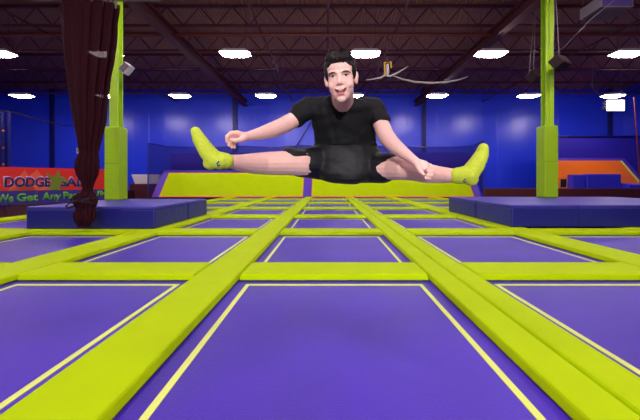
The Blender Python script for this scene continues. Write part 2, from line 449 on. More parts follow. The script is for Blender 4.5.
# netting and padded wall behind the slopes
t = empty('safety_net', (0, 0, 0), 'dark blue safety netting on thin posts above the sloped lime wall', 'net')
corner = [P(148, 143, 18.95), P(167.5, 146.5, 20.55)]
top = [(167.5, 146.5), (200, 147.5), (235, 146), (270, 147), (303, 145.5), (340, 147), (380, 146.5), (420, 147), (450, 147.5), (471, 146)]
tp = [P(148, 143, 18.95)]+[P(x, y, 20.55) for x, y in top]+[P(483.5, 141, 19.0)]
bot = []
for i, p in enumerate(tp): bot.append(Vector((p.x, p.y, .1 if i in (0, len(tp)-1) else 1.58)))
for i in range(len(tp)-1):
    nb = bmesh.new(); a, c2, d, e = tp[i], tp[i+1], bot[i+1], bot[i]
    dv = Vector((0, .006, 0)); hexa(nb, [e, d, d+dv, e+dv, a, c2, c2+dv, a+dv]); link_mesh('net_panel', nb, M['net'], t)
nb = bmesh.new(); tube(nb, tp, .03, 6); link_mesh('top_rope', nb, M['wall_dark'], t)
for i in (0, 1, 3, 5, 7, 10, 11):
    nb = bmesh.new(); tube(nb, [bot[i], tp[i]], .035, 8); link_mesh('post', nb, M['wall_dark'], t)
bb = bmesh.new(); box(bb, -10.0, 9.0, 21.0, 21.25, ZF, 2.78, .03)
tag(link_mesh('padded_wall', bb, M['wall_pad']), 'indigo padded wall standing behind the netting above the slopes', 'padding')
bb = bmesh.new(); tube(bb, [P(267, 195, 21.6), P(337, 79, 21.6)], .05, 8)
tag(link_mesh('diagonal_brace', bb, M['wall_dark']), 'dark diagonal brace rising behind the jumper beside the netting', 'brace')

# ------------------------------------------------------------------ orange trampoline area right
t = empty('orange_wall_trampoline', (0, 0, 0), 'orange wall trampoline with purple edge at far right back', 'trampoline')
def quadslab(name, pts, th, m, parent, off=0):
    q = bmesh.new(); dv = Vector((0, th, 0)); pts = [Vector(p)+Vector((0, off, 0)) for p in pts]
    n = len(pts); fr = [q.verts.new(p) for p in pts]; bk = [q.verts.new(p+dv) for p in pts]
    q.faces.new(fr); q.faces.new(list(reversed(bk)))
    for i in range(n): q.faces.new((fr[i], bk[i], bk[(i+1) % n], fr[(i+1) % n]))
    bmesh.ops.recalc_face_normals(q, faces=q.faces)
    return link_mesh(name, q, m, parent)
R = lambda x, y, Y: P(x, y, Y)
# tilted panel: top farther back than bottom
quadslab('jump_bed', [R(549, 190, 20.6), R(549, 160.6, 21.2), R(621.5, 160.6, 21.2), R(630, 171, 21.0), R(643, 186, 20.6)], .1, M['orange'], t)
quadslab('frame', [R(548, 190, 20.75), R(548, 158, 21.35), R(624, 158, 21.35), R(634, 169, 21.15), R(652, 190, 20.75)], .12, M['purple_pad'], t)
quadslab('piping', [R(620, 160.6, 21.17), R(622, 160.6, 21.17), R(645, 186.5, 20.55), R(642.5, 186.5, 20.55)], .05, M['line'], t)
bb = bmesh.new(); box(bb, 14.6, 21.4, 21.9, 22.1, ZF, 3.85, .03)
tag(link_mesh('padded_wall', bb, M['wall_pad2']), 'dark blue padded wall behind the orange trampoline at right', 'padding')
bb = bmesh.new(); tube(bb, [(14.6, 21.85, 3.9), (21.4, 21.85, 3.9)], .06, 8)
tag(link_mesh('net_rail', bb, M['wall_dark']), 'dark horizontal rail along the top of the right padded wall', 'rail')
def mat_block(x0, x1, ya, yb, Y, label):
    a = P(x0, yb, Y); c = P(x1, ya, Y)
    o = bmesh.new(); box(o, a.x, c.x, Y, Y+.5, ZF, c.z, .05, 3)
    tag(link_mesh('foam_block', o, M['blue_pad']), label, 'block', 'blue foam blocks by the orange trampoline')
mat_block(573, 585.5, 174.5, 190, 19.95, 'blue covered foam block nearest the right lime column')
mat_block(587.2, 621.5, 174, 190, 19.9, 'wide creased blue foam block below the orange trampoline')
bb = bmesh.new(); a = P(626.5, 184.5, 19.7)
hexa(bb, [(a.x, 19.5, ZF), (21.4, 19.5, ZF), (21.4, 20.3, ZF), (a.x, 20.3, ZF), (a.x, 19.5, a.z), (21.4, 19.5, a.z-.15), (21.4, 20.3, a.z), (a.x, 20.3, a.z+.1)], .03)
tag(link_mesh('landing_mat', bb, M['blue_pad']), 'low blue landing mat at the far right end under the orange slope', 'mat')
# stacked metal chairs near the column
def metal_chair(px, label, lean, dz):
    CYY = 19.5+(.55 if px > 565 else 0); o = P(px, 189, CYY); t = empty('metal_chair', (o.x, CYY, ZF), label, 'chair', 'metal framed chairs behind the right column')
    H = 1.0
    f = bmesh.new()
    for s in (-.19, .19):
        tube(f, [(s+lean, 0, .42), (s+lean*1.6, .05, H+dz)], .014, 6); 
    tube(f, [(-.19+lean*1.6, .05, H+dz), (.19+lean*1.6, .05, H+dz)], .014, 6)
    link_mesh('back_frame', f, M['chrome'], t)
    f = bmesh.new(); box(f, -.2+lean, .2+lean, -.38, .02, .42, .46, .01); link_mesh('seat', f, M['speaker'], t)
    f = bmesh.new(); box(f, -.18+lean*1.5, .18+lean*1.5, .03, .06, .72, .95+dz, .01); link_mesh('backrest', f, M['speaker'], t)
    for sx in (-.18, .18):
        for sy in (-.34, 0):
            f = bmesh.new(); tube(f, [(sx, sy, 0), (sx+lean, sy, .42)], .013, 6); link_mesh('leg', f, M['chrome'], t)
metal_chair(562, 'dark metal chair directly beside the right lime column', .08, .25)
metal_chair(566.0, 'dark metal chair between the column and the blue foam blocks', -.08, .18)
# right wall rope pole
bb = bmesh.new(); tube(bb, [P(634, 97, 19.2), P(641.5, 199.6, 19.4)], .035, 8)
tag(link_mesh('support_pole', bb, M['red_pipe']), 'thin rusty pole leaning beside the right wall', 'pole')

# ------------------------------------------------------------------ left background items
t = empty('counter', P(146, 189, 21.9), 'white topped counter behind the left lime column', 'counter')
o = t.location.copy(); t.location.z = ZF; dz = -ZF
a = P(131, 184, 21.9); c = P(159, 174.5, 21.9)
bb = bmesh.new(); hexa(bb, [(a.x-o.x+.25, 0, a.z+dz), (c.x-o.x, 0, a.z+dz), (c.x-o.x, .6, a.z+dz), (a.x-o.x+.25, .6, a.z+dz),
                            (a.x-o.x, 0, c.z+dz), (c.x-o.x, 0, c.z+dz), (c.x-o.x, .6, c.z+dz), (a.x-o.x, .6, c.z+dz)], .03)
link_mesh('white_bin', bb, M['white_metal'], t)
bb = bmesh.new(); box(bb, a.x-o.x-.1, c.x-o.x, .0, .6, 0, a.z+dz); link_mesh('cabinet', bb, M['maroon'], t)
t = empty('railing', (-12.3, 20.9, ZF), 'dark red low railing with thin balusters before the white counter', 'railing')
bb = bmesh.new(); tube(bb, [(-1.6, 0, .82), (1.5, 0, .82)], .03, 8); link_mesh('handrail', bb, M['maroon'], t)
for k in range(12):
    bb = bmesh.new(); tube(bb, [(-1.55+k*.27, 0, 0), (-1.55+k*.27, 0, .82)], .015, 6); link_mesh('baluster', bb, M['maroon'], t)

# banner fence
BA = Vector((-8.55, 8.6, 0)); BD = Vector((1.59, 1.7, 0)).normalized()
def u_of(px):
    k = (px-CX)/F     # X = k*Y
    # BA.x+u*dx = k*(BA.y+u*dy)
    return (k*BA.y-BA.x)/(BD.x-k*BD.y)
rz = math.atan2(BD.y, BD.x)
t = empty('dodgeball_banner', (BA.x, BA.y, ZF), 'red and blue dodge ball banner with green writing hung at the left edge', 'banner', rz=rz)
z0 = -ZF
uL, uR = -1.6, u_of(117)
ZT, ZM, ZB = 1.32+z0, .69+z0, .32+z0
bb = bmesh.new(); box(bb, uL, uR, -.012, 0, ZM, ZT); link_mesh('red_panel', bb, M['red'], t)
bb = bmesh.new(); box(bb, uL, uR, -.012, 0, ZB, ZM); link_mesh('blue_panel', bb, M['banner_blue'], t)
for i in range(6):
    bb = bmesh.new(); x = uL+.05+(uR-uL-.1)*i/5
    tube(bb, [(x, .05, 0), (x, .05, ZT)], .03, 8); link_mesh('fence_post', bb, M['maroon'], t)
bb = bmesh.new()
for (x, w) in ((u_of(22), .28), (u_of(33), .42)):
    v = [bb.verts.new(p) for p in ((x-w, -.014, ZM), (x+w, -.014, ZM), (x+w*.2, -.014, ZT-.05))]; bb.faces.new(v)
    v2 = [bb.verts.new(p) for p in ((x-w, -.013, ZM), (x+w, -.013, ZM), (x+w*.2, -.013, ZT-.05))]; bb.faces.new(list(reversed(v2)))
link_mesh('sunburst_print', bb, M['redlight'], t)
def text(s, u0, u1, za, zb, y, m, offset=0.0, th=.004, name='lettering'):
    cu = bpy.data.curves.new('t', 'FONT'); cu.body = s; cu.offset = offset; cu.resolution_u = 3
    ob = bpy.data.objects.new('t', cu); COL.objects.link(ob); bpy.context.view_layer.update()
    dg = bpy.context.evaluated_depsgraph_get(); me = bpy.data.meshes.new_from_object(ob.evaluated_get(dg), depsgraph=dg)
    bpy.data.objects.remove(ob); bpy.data.curves.remove(cu)
    bm2 = bmesh.new(); bm2.from_mesh(me); bpy.data.meshes.remove(me)
    bmesh.ops.remove_doubles(bm2, verts=bm2.verts, dist=1e-5)
    xs_ = [v.co.x for v in bm2.verts]; ys_ = [v.co.y for v in bm2.verts]
    x0, x1, y0, y1 = min(xs_), max(xs_), min(ys_), max(ys_)
    for v in bm2.verts: v.co = Vector((u0+(v.co.x-x0)/(x1-x0)*(u1-u0), y, za+(v.co.y-y0)/(y1-y0)*(zb-za)))
    g = bmesh.ops.extrude_face_region(bm2, geom=bm2.faces[:])
    for e in g['geom']:
        if isinstance(e, bmesh.types.BMVert): e.co.y -= th
    bmesh.ops.recalc_face_normals(bm2, faces=bm2.faces)
    return link_mesh(name, bm2, m, t)
d0, d1 = ZM+.10, ZM+.37
for s, a_, c_ in (('DODGE', 4.5, 50.5), ('BALL', 58, 91)):
    text(s, u_of(a_)-.025, u_of(c_)+.025, d0-.02, d1+.02, -.014, M['white_print'], .05)
    text(s, u_of(a_), u_of(c_), d0, d1, -.020, M['navy'], .035)
for s, a_, c_, q0, q1 in (('We', -3, 13.5, .07, .29), ('Get', 16.5, 38, .08, .30), ('Any', 42, 61, .04, .31), ('Party', 63, 86, .04, .32), ('JUMP', 87, 114, .12, .33)):
    text(s, u_of(a_), min(u_of(c_), uR-.01), ZB+q0, ZB+q1, -.014, M['banner_green'], .032)
# green player silhouette (flat print)
sil = [(46, 174), (48, 172.5), (51, 176), (55, 177), (55.5, 173.5), (57, 171.3), (59.5, 171.5), (60, 174), (59.3, 176.5), (64, 178), (69, 181), (68, 183.5), (63, 181.5), (61, 183), (60, 188), (61, 190), (48.5, 190), (50, 186), (51.5, 180.5), (48.5, 178)]
bb = bmesh.new(); vs = []
for (x, y) in sil:
    u = u_of(x); Yd = BA.y+u*BD.y; vs.append(bb.verts.new((u, -.027, CAMZ+(CY-y)*Yd/F+z0)))
f = bb.faces.new(vs); g = bmesh.ops.extrude_face_region(bb, geom=[f])
for e in g['geom']:
    if isinstance(e, bmesh.types.BMVert): e.co.y += .004
bmesh.ops.recalc_face_normals(bb, faces=bb.faces); bmesh.ops.triangulate(bb, faces=bb.faces)
link_mesh('player_print', bb, M['olive'], t)

# ladder-like blue posts with orange clips, far left
for px, w in ((0.5, 'at the very left edge'), (7.5, 'just right of the left edge')):
    a = P(px, 112, 14.0); c = P(px, 181, 14.0)
    t = empty('net_post', (c.x, 14.0, ZF), 'dark blue net post with orange clips, %s of the photo' % w if 'very' in w else 'dark blue net post with orange clips, second from the left edge', 'post', 'dark blue net posts')
    bb = bmesh.new(); box(bb, -.07, .07, -.07, .07, 0, a.z-ZF); link_mesh('post', bb, M['wall_dark'], t)
    for py in (131, 148, 164.5):
        q = P(px, py, 14.0); bb = bmesh.new(); box(bb, -.14, -.06, -.1, -.07, q.z-ZF-.04, q.z-ZF+.04, .01); link_mesh('clip', bb, M['orange_line'], t)
bb = bmesh.new(); tube(bb, [P(-6, 110, 14), P(12, 112, 15), P(40, 120, 18), P(62, 125, 20), P(90, 128, 23.98)], .03, 6)
tag(link_mesh('rigging_cable', bb, M['cord']), 'dark cable sloping across the blue wall toward the curtain', 'cable')
a = P(78.5, 150.5, 23.85)
bb = bmesh.new(); box(bb, a.x-.2, a.x+.2, 23.9, 23.99, a.z-.2, a.z+.2, .01)
t = tag(link_mesh('wall_notice', bb, M['white_metal']), 'small white square notice on the blue wall beside the curtain', 'sign')
bb = bmesh.new(); box(bb, a.x-.1, a.x-.04, 23.89, 23.9, a.z-.1, a.z+.1); box(bb, a.x, a.x+.12, 23.89, 23.9, a.z-.02, a.z+.06); link_mesh('printed_mark', bb, M['wall_dark'], t)

# ------------------------------------------------------------------ curtain
CYD = 5.78
rows_c = [(4.5, 62.5, 118), (25, 64, 116), (45, 66.5, 114), (60, 68, 112), (80, 71, 109), (100, 73, 105.5), (120, 76, 103.5), (135, 78.5, 100), (147, 81, 96.8), (154, 80.5, 96.5),
          (160, 77.5, 97), (168, 76.3, 97), (175, 78, 96), (182, 82, 93.5), (188, 83, 92), (192, 82, 92), (196, 75, 94), (199, 73.5, 95), (203, 75, 95), (208, 77, 93), (213, 75, 94), (219, 75.5, 94), (224, 77.5, 91), (227, 79, 89.5)]
t = empty('net_curtain', P(85, 229.5, CYD), 'dark maroon net curtain bunched and knotted, hanging before the left blue platform', 'curtain')
org = t.location.copy()
bb = bmesh.new(); NN = 120; rr = []
ysamp = []
for (a, b_), k in zip(zip(rows_c, rows_c[1:]), range(99)):
    for s in range(4):
        f_ = s/4; ysamp.append([a[j]+(b_[j]-a[j])*f_ for j in range(3)])
ysamp.append(list(rows_c[-1]))
for (py, xa, xb) in ysamp:
    cx = (xa+xb)/2; hw = (xb-xa)/2*CYD/F; cc = P(cx, py, CYD)-org
    dep = min(.16, hw*.8) if py > 150 else min(.2, .1+hw*.3)
    ring = []
    for i in range(NN):
        th = 2*PI*i/NN
        amp = .10+.05*math.sin(py*.013)
        fo = 1+amp*math.sin(13*th+.7*math.sin(py*.03)+py*.004)+.05*math.sin(29*th+py*.02)+(.16 if py > 192 else .05)*noise.noise(Vector((math.cos(th)*2, math.sin(th)*2, py*(.16 if py > 192 else .06))))
        ring.append(Vector((cc.x+hw*fo*math.cos(th)*.93, cc.y+dep*fo*math.sin(th), cc.z)))
    rr.append(ring)
rings(bb, rr, cap=True)
bmesh.ops.recalc_face_normals(bb, faces=bb.faces)
link_mesh('drape', bb, M['curtain'], t, smooth=True)
bb = bmesh.new()
for k, (py, r) in enumerate(((198.5, 9.3), (200.5, 9.8), (203, 9.6))):
    c_ = P(84, py, CYD)-org
    tube(bb, [(c_.x+(r*CYD/F)*math.cos(q), c_.y+.15*math.sin(q), c_.z+.04*math.sin(q+k*1.7)) for q in [2*PI*j/20 for j in range(21)]], .022, 6)
tube(bb, [P(75, 202, CYD-.15)-org, P(69, 203, CYD-.2)-org, P(66, 206, CYD-.2)-org, P(68, 208, CYD-.2)-org, P(74, 206, CYD-.18)-org], .02, 6)
link_mesh('knot', bb, M['cord'], t, smooth=True)
bb = bmesh.new()
for k in range(11):
    x = 64+k*5.2; p = P(x, 4, CYD)-org
    tube(bb, [p+Vector((0, -.0, .07)), p+Vector((0, 0, -.08))], .02, 6)
link_mesh('hook', bb, M['chrome'], t)
zr = CAMZ+(CY-2.5)*CYD/F
t = empty('curtain_rail', (-4.1, CYD, zr), 'pale overhead rail carrying the maroon curtain at top left', 'rail')
bb = bmesh.new(); box(bb, -1.1, 1.15, -.03, .03, .03, .08); link_mesh('rail_bar', bb, M['chrome'], t)
for x in (-1.0, 1.0):
    bb = bmesh.new(); tube(bb, [(x, 0, .08), (x, 0, ZC-zr)], .012, 6); link_mesh('hanging_wire', bb, M['chrome'], t)

# ------------------------------------------------------------------ fittings on columns
def speaker(c, size, rot, label, top_z, wire_x=0.0):
    t = empty('loudspeaker', c, label, 'speaker', 'hanging loudspeakers')
    R4 = Matrix.Rotation(rot[0], 4, 'X') @ Matrix.Rotation(rot[1], 4, 'Y') @ Matrix.Rotation(rot[2], 4, 'Z')
    w, d, h = size
    bb = bmesh.new(); box(bb, -w/2, w/2, -d/2, d/2, -h/2, h/2, .02, 2, M4=R4); link_mesh('cabinet', bb, M['speaker'], t)
    bb = bmesh.new(); box(bb, -w/2+.02, w/2-.02, -d/2-.012, -d/2+.004, -h/2+.02, h/2-.02, .004, 1, M4=R4); link_mesh('grille', bb, M['speaker_grille'], t)
    for s in (-1, 1):
        bb = bmesh.new(); tube(bb, [R4 @ Vector((s*w*.35, 0, h/2)), (wire_x, .0, top_z-c[2])], .008, 6); link_mesh('hanging_wire', bb, M['chrome'], t)
speaker(P(560, 63, 8.7), (.50, .26, .30), (-.5, -.35, .45), 'dark loudspeaker tilted on wires in front of the right lime column', 6.1, -.12)
speaker(P(534.5, 75.5, 10.5), (.34, .3, .3), (-.4, -.5, .2), 'smaller dark loudspeaker hanging left of the right lime column', 6.7, .05)
t = empty('spotlight', P(127, 69, 8.2), 'small pale spotlight clamped to the left lime column', 'spotlight')
R4 = Matrix.Rotation(.7, 4, 'Y')
bb = bmesh.new(); box(bb, -.09, .09, -.12, .1, -.13, .13, .02, 2, M4=R4); link_mesh('lamp_body', bb, M['white_metal'], t)
bb = bmesh.new(); box(bb, -.07, .07, -.135, -.12, -.11, .11, M4=R4); link_mesh('lens', bb, M['frost'], t)
bb = bmesh.new(); tube(bb, [(-.1, 0, .08), (-.2, .1, .14)], .02, 8); link_mesh('bracket', bb, M['white_metal'], t)

# ceiling unit top right
t = empty('ceiling_unit', (7.66, 9.1, 5.55), 'pale box shaped unit with grille underside hung from the ceiling at top right', 'unit')
bb = bmesh.new(); box(bb, -.43, .43, -.36, .38, .015, .32, .01); link_mesh('casing', bb, mat('unit_casing', (128, 116, 122), rough=.5), t)
bb = bmesh.new(); box(bb, -.38, .38, -.31, .33, 0, .014); link_mesh('grille', bb, M['frost'], t)
bb = bmesh.new(); box(bb, -.40, .40, -.366, -.36, .03, .30); link_mesh('front_panel', bb, M['purple_face'], t)
for x in (-.4, .4):
    for y in (-.3, .3):
        bb = bmesh.new(); tube(bb, [(x, y, .32), (x, y, ZC-5.55)], .01, 6); link_mesh('hanging_wire', bb, M['maroon'], t)
bb = bmesh.new(); tube(bb, [P(618, -3, 8.3), P(590, 20, 8.6), P(563, 48, 8.9), P(553, 54, 8.95)], .01, 6)
tag(link_mesh('cable', bb, M['chrome']), 'pale cable running from the ceiling unit to the right lime column', 'cable')

# lit sign on the right
t = empty('exit_sign', P(616, 105, 18.8), 'glowing white sign box hung near the right back corner', 'sign')
bb = bmesh.new(); box(bb, -.5, .47, -.03, .05, -.32, .28, .01); link_mesh('lit_panel', bb, M['exit_glow'], t)
for (x, z) in ((-.68, .1), (-.72, -.18)):
    bb = bmesh.new(); ball(bb, (x, -.03, z), .1, seg=12); link_mesh('lamp_head', bb, M['chrome'], t, smooth=True)
bb = bmesh.new(); tube(bb, [(-.55, 0, 0), (-.72, 0, .1), (-.7, 0, -.18)], .02, 6); tube(bb, [(-.5, 0, .2), (-1.35, 0, .95), (-1.35, 0, ZC-P(616, 105, 18.8).z)], .018, 6)
tube(bb, [(.3, 0, .28), (.3, 0, ZC-P(616, 105, 18.8).z)], .01, 6)
link_mesh('bracket', bb, M['chrome'], t)

# yellow rigging pulley with pale straps
Yp = 11.0
t = empty('rigging_hoop', P(387, 76, Yp), 'yellow metal hoop hanging from the trusses right of the jumper', 'hoop'); org = t.location.copy()
bb = bmesh.new(); L = lambda x, y, Y=Yp: P(x, y, Y)-org
tube(bb, [L(385, 74.5), L(384.6, 62.5), L(391, 62), L(391.3, 68)], .035, 8); link_mesh('hoop_bar', bb, M['yellow'], t)
bb = bmesh.new(); box(bb, L(386.5, 0).x, L(389, 0).x, -.05, .05, L(0, 75).z, L(0, 64).z, .02); link_mesh('buckle', bb, M['white_metal'], t)
bb = bmesh.new(); tube(bb, [L(388, 62.3), L(388, 20)], .008, 6); link_mesh('hanging_wire', bb, M['maroon'], t)
def ribbon(name, pts, m, label, cat):
    bb = bmesh.new(); n = len(pts); tube(bb, [P(x, y, Yy) for x, y, Yy in pts], .03, 6, rs=[.008+.03*math.sin(PI*(i+.2)/(n-.6)) for i in range(n)])
    return tag(link_mesh(name, bb, m, smooth=True), label, cat)
ribbon('strap', [(366, 80, 11), (374, 79, 11), (381, 77.5, 11), (385, 75, 11), (390, 76.3, 11), (397, 73, 11), (403, 69.5, 11), (408, 66.5, 11)], M['strap'], 'white strap curving under the yellow hoop', 'strap')
ribbon('strap', [(391, 75, 11), (402, 79, 11.2), (415, 82, 11.5), (430, 83, 11.8), (445, 82.3, 12), (458, 80, 12), (468, 76.5, 12)], M['strap'], 'long faint strap sagging to the right of the yellow hoop', 'strap')
nb = bmesh.new(); up = [(392, 74), (405, 66), (420, 62), (440, 62), (455, 68), (468, 76)]; lo = [(391, 75.2), (402, 79), (415, 82), (430, 83), (452, 81.5), (468, 76.8)]
ua = [nb.verts.new(P(x, y, 11.6)) for x, y in up]; la = [nb.verts.new(P(x, y, 11.55)) for x, y in lo]
for i in range(5): nb.faces.new((la[i], la[i+1], ua[i+1], ua[i]))
g = bmesh.ops.extrude_face_region(nb, geom=nb.faces[:])
for e in g['geom']:
    if isinstance(e, bmesh.types.BMVert): e.co.y += .004
nb.free()

for (x, y, Yy) in ((366, 80, 11), (468, 76.5, 12)):
    a = P(x, y, Yy); bb = bmesh.new(); tube(bb, [a, (a.x, a.y, ZC)], .006, 6)
    tag(link_mesh('hanging_wire', bb, M['maroon']), 'thin wire holding up the %s end of the pale straps' % ('left' if x < 400 else 'right'), 'wire')
# ------------------------------------------------------------------ the jumper
person = empty('person', (.08, 2.0, CAMZ+.0), 'person in black t-shirt and black shorts leaping with legs split and reaching for lime socks', 'person')
PO = person.location.copy()
def Q(px, py, Y): return P(px, py, Y)-PO
def rp(px, Y): return px*Y/F

# head frame
HC = P(341.0, 78.6, 1.66)
fwd = (Vector((0, 0, CAMZ))-HC).normalized()
fwd = (fwd+Vector((-.09, 0, .10))).normalized()
yl = -fwd; xl = yl.cross(Vector((0, 0, 1))).normalized(); zl = xl.cross(yl).normalized()
HR = Matrix((xl, yl, zl)).transposed() @ Matrix.Rotation(math.radians(-4), 3, 'Y')
HR = HR.to_3x3()
def H(x, y, z): return (HC-PO)+HR @ Vector((x, y, z))
def hb(bm, c, r, seg=20): ball(bm, H(*c), r, HR, seg)

b = bmesh.new()
hb(b, (0, .015, .035), (.074, .093, .086)); hb(b, (0, -.028, -.025), (.064, .064, .085)); hb(b, (0, -.042, -.078), (.043, .045, .038))
hb(b, (0, -.072, -.103), (.022, .019, .017)); hb(b, (0, -.030, .045), (.064, .057, .05))
for s in (-1, 1):
    hb(b, (s*.034, -.058, -.036), (.026, .024, .024)); hb(b, (s*.010, -.096, -.032), (.0085, .010, .008))
    hb(b, (s*.074, .010, -.005), (.012, .016, .030)); hb(b, (s*.078, .016, .008), (.010, .012, .020))
    caps(b, [(H(s*.012, -.083, .022), .011), (H(s*.045, -.070, .024), .010)])
caps(b, [(H(0, -.083, .012), .0085), (H(0, -.104, -.026), .0115)])
hb(b, (0, -.086, -.052), (.026, .012, .010)); hb(b, (0, -.082, -.080), (.022, .012, .009))
# neck
caps(b, [(H(0, .02, -.05), .058), (Q(343, 104, 1.86), .060), (Q(344, 112, 1.95), .075)])
# trunk under the clothes
stack(b, [(Q(344, 106, 1.93), rp(22, 1.93), .07), (Q(344, 114, 1.95), rp(27, 1.95), .09), (Q(344, 128, 2.0), rp(25, 2), .095), (Q(345, 145, 2.05), rp(24, 2.05), .09), (Q(345, 165, 2.06), rp(26, 2.05), .10), (Q(345, 176, 2.06), rp(15, 2.05), .08)])
# arms
Lsh = (Q(309, 107.5, 1.93), .052); Rsh = (Q(374, 107.5, 1.94), .052)
caps(b, [(Q(330, 108, 1.93), .06), Lsh, (Q(297, 118, 1.88), .046), (Q(283, 125.6, 1.82), .0445), (Q(271.5, 130.2, 1.75), .0405), (Q(258, 134, 1.67), .029), (Q(248.5, 136, 1.61), .0215), (Q(244, 136.5, 1.585), .022)])
caps(b, [(Q(357, 108, 1.94), .06), Rsh, (Q(380, 122, 1.89), .046), (Q(386.5, 137, 1.82), .046), (Q(393, 144.5, 1.75), .042), (Q(403, 152.5, 1.67), .032), (Q(412.5, 159.3, 1.59), .0225), (Q(416, 162.3, 1.57), .0225)])
# legs
caps(b, [(Q(330, 164, 2.06), .095), (Q(310, 163, 1.97), .080), (Q(288, 163, 1.87), .069), (Q(270, 163.3, 1.79), .0635), (Q(262, 163.4, 1.755), .0585), (Q(252, 163.6, 1.69), .0530), (Q(241, 162.8, 1.60), .0400), (Q(230, 161.6, 1.52), .0315), (Q(221, 161.4, 1.475), .029)])
ball(b, Q(264, 162.0, 1.745), (.045, .035, .046))
caps(b, [(Q(358, 165, 2.06), .095), (Q(378, 167, 1.97), .080), (Q(393, 168, 1.88), .068), (Q(403, 168.5, 1.80), .063), (Q(411, 169.8, 1.755), .056), (Q(425, 173, 1.69), .0505), (Q(438, 174.6, 1.62), .0420), (Q(450, 175.4, 1.56), .0345), (Q(461, 176, 1.52), .029)])
ball(b, Q(403, 167.5, 1.77), (.045, .035, .046))
# feet inside the socks
caps(b, [(Q(221, 161.4, 1.475), .026), (Q(212, 160, 1.47), .027), (Q(206.5, 151, 1.46), .026), (Q(199, 139, 1.45), .019)])
caps(b, [(Q(461, 176, 1.52), .026), (Q(469.5, 176, 1.52), .028), (Q(476.5, 165, 1.51), .027), (Q(481.5, 155, 1.505), .020)])
# left hand
def palm(pts): caps(b, pts)
kn = [Q(237, 132.8, 1.555), Q(237.6, 134.6, 1.568), Q(238.6, 136.4, 1.582), Q(240.2, 138.4, 1.595)]
wr = Q(246, 136.3, 1.592)
for k_ in kn: caps(b, [(wr, .017), (k_, .0125)])
caps(b, [(kn[0], .012), (kn[3], .011)])
fl = [[(231, 132.9, 1.54), (226.9, 136.6, 1.53), (227.0, 141.5, 1.535)],
      [(231.2, 135.2, 1.55), (227.6, 140.0, 1.545), (229.2, 145.2, 1.545)],
      [(233, 138.0, 1.565), (230.2, 142.6, 1.56), (231.8, 147.0, 1.56)],
      [(235.6, 140.6, 1.58), (233.4, 144.0, 1.58), (234.4, 147.2, 1.58)]]
for k_, ch in zip(kn, fl):
    caps(b, [(k_, .0108)]+[(Q(*c), r) for c, r in zip(ch, (.0098, .0088, .0078))])
caps(b, [(Q(244.5, 138, 1.57), .016), (Q(239.5, 140.2, 1.54), .0125), (Q(235.5, 140.8, 1.525), .0105), (Q(231.8, 139.8, 1.52), .009)])
# right hand
kn = [Q(424.6, 162.8, 1.54), Q(426.2, 165.2, 1.55), Q(424.8, 168.0, 1.565), Q(422.6, 170.6, 1.575)]
kn = [Q(425.2, 163.4, 1.565), Q(427.3, 166.2, 1.555), Q(427.6, 169.4, 1.548), Q(426.4, 172.4, 1.545)]
wr = Q(414.8, 161.6, 1.575)
for k_ in kn: caps(b, [(wr, .018), (k_, .013)])
caps(b, [(kn[0], .012), (kn[3], .012)])
fl = [[(430.8, 165.6, 1.54), (431.0, 168.6, 1.505), (427.2, 168.8, 1.50)],
      [(433.0, 169.2, 1.53), (432.2, 172.0, 1.495), (428.2, 172.0, 1.49)],
      [(432.8, 173.0, 1.525), (431.4, 175.6, 1.492), (427.6, 175.2, 1.488)],
      [(430.6, 176.4, 1.525), (429.0, 178.6, 1.495), (425.6, 178.0, 1.492)]]
for k_, ch in zip(kn, fl):
    caps(b, [(k_, .0098)]+[(Q(*c), r) for c, r in zip(ch, (.0088, .0082, .0074))])
caps(b, [(Q(417, 164.5, 1.56), .017), (Q(418.6, 168.2, 1.53), .0125), (Q(420.6, 171.6, 1.505), .0105), (Q(423.6, 174.2, 1.492), .0085)])
body = remesh('body', b, .0029, M['skin'], person, smooth=3)
bv = BVHTree.FromPolygons([v.co.copy() for v in body.data.vertices], [tuple(p.vertices) for p in body.data.polygons])

def face_patch(name, fn, nu, nv, m, off=.0012, th=.004, parent=None):
    """fn(u,v)->(x,z) in head coords; projected on the face surface"""
    bb = bmesh.new(); G = []
    for j in range(nv+1):
        row = []
        for i in range(nu+1):
            x, z = fn(i/nu, j/nv)
            o = H(x, -.25, z); d = (HR @ Vector((0, 1, 0))).normalized()
            hit = bv.ray_cast(o, d)
            p = hit[0] if hit[0] is not None else H(x, -.09, z)
            row.append(p-d*off)
        G.append(row)
    d = (HR @ Vector((0, 1, 0))).normalized()
    F_ = [[bb.verts.new(p) for p in r] for r in G]; B_ = [[bb.verts.new(p+d*th) for p in r] for r in G]
    for j in range(nv):
        for i in range(nu):
            bb.faces.new((F_[j][i], F_[j][i+1], F_[j+1][i+1], F_[j+1][i])); bb.faces.new((B_[j][i], B_[j+1][i], B_[j+1][i+1], B_[j][i+1]))
    for j in range(nv):
        bb.faces.new((F_[j][0], F_[j+1][0], B_[j+1][0], B_[j][0])); bb.faces.new((F_[j][nu], B_[j][nu], B_[j+1][nu], F_[j+1][nu]))
    for i in range(nu):
        bb.faces.new((F_[0][i], B_[0][i], B_[0][i+1], F_[0][i+1])); bb.faces.new((F_[nv][i], F_[nv][i+1], B_[nv][i+1], B_[nv][i]))
    bmesh.ops.recalc_face_normals(bb, faces=bb.faces)
    return link_mesh(name, bb, m, parent or body, smooth=True)
def lens(cx, cz, hw, up, dn, curve=0.0, tilt=0.0):
    def fn(u, v):
        x = -1+2*u; e = max(0, 1-x*x)**.6
        zt, zb = cz+curve*x*x+up*e, cz+curve*x*x-dn*e
        return cx+hw*x, zb+(zt-zb)*v+tilt*x
    return fn
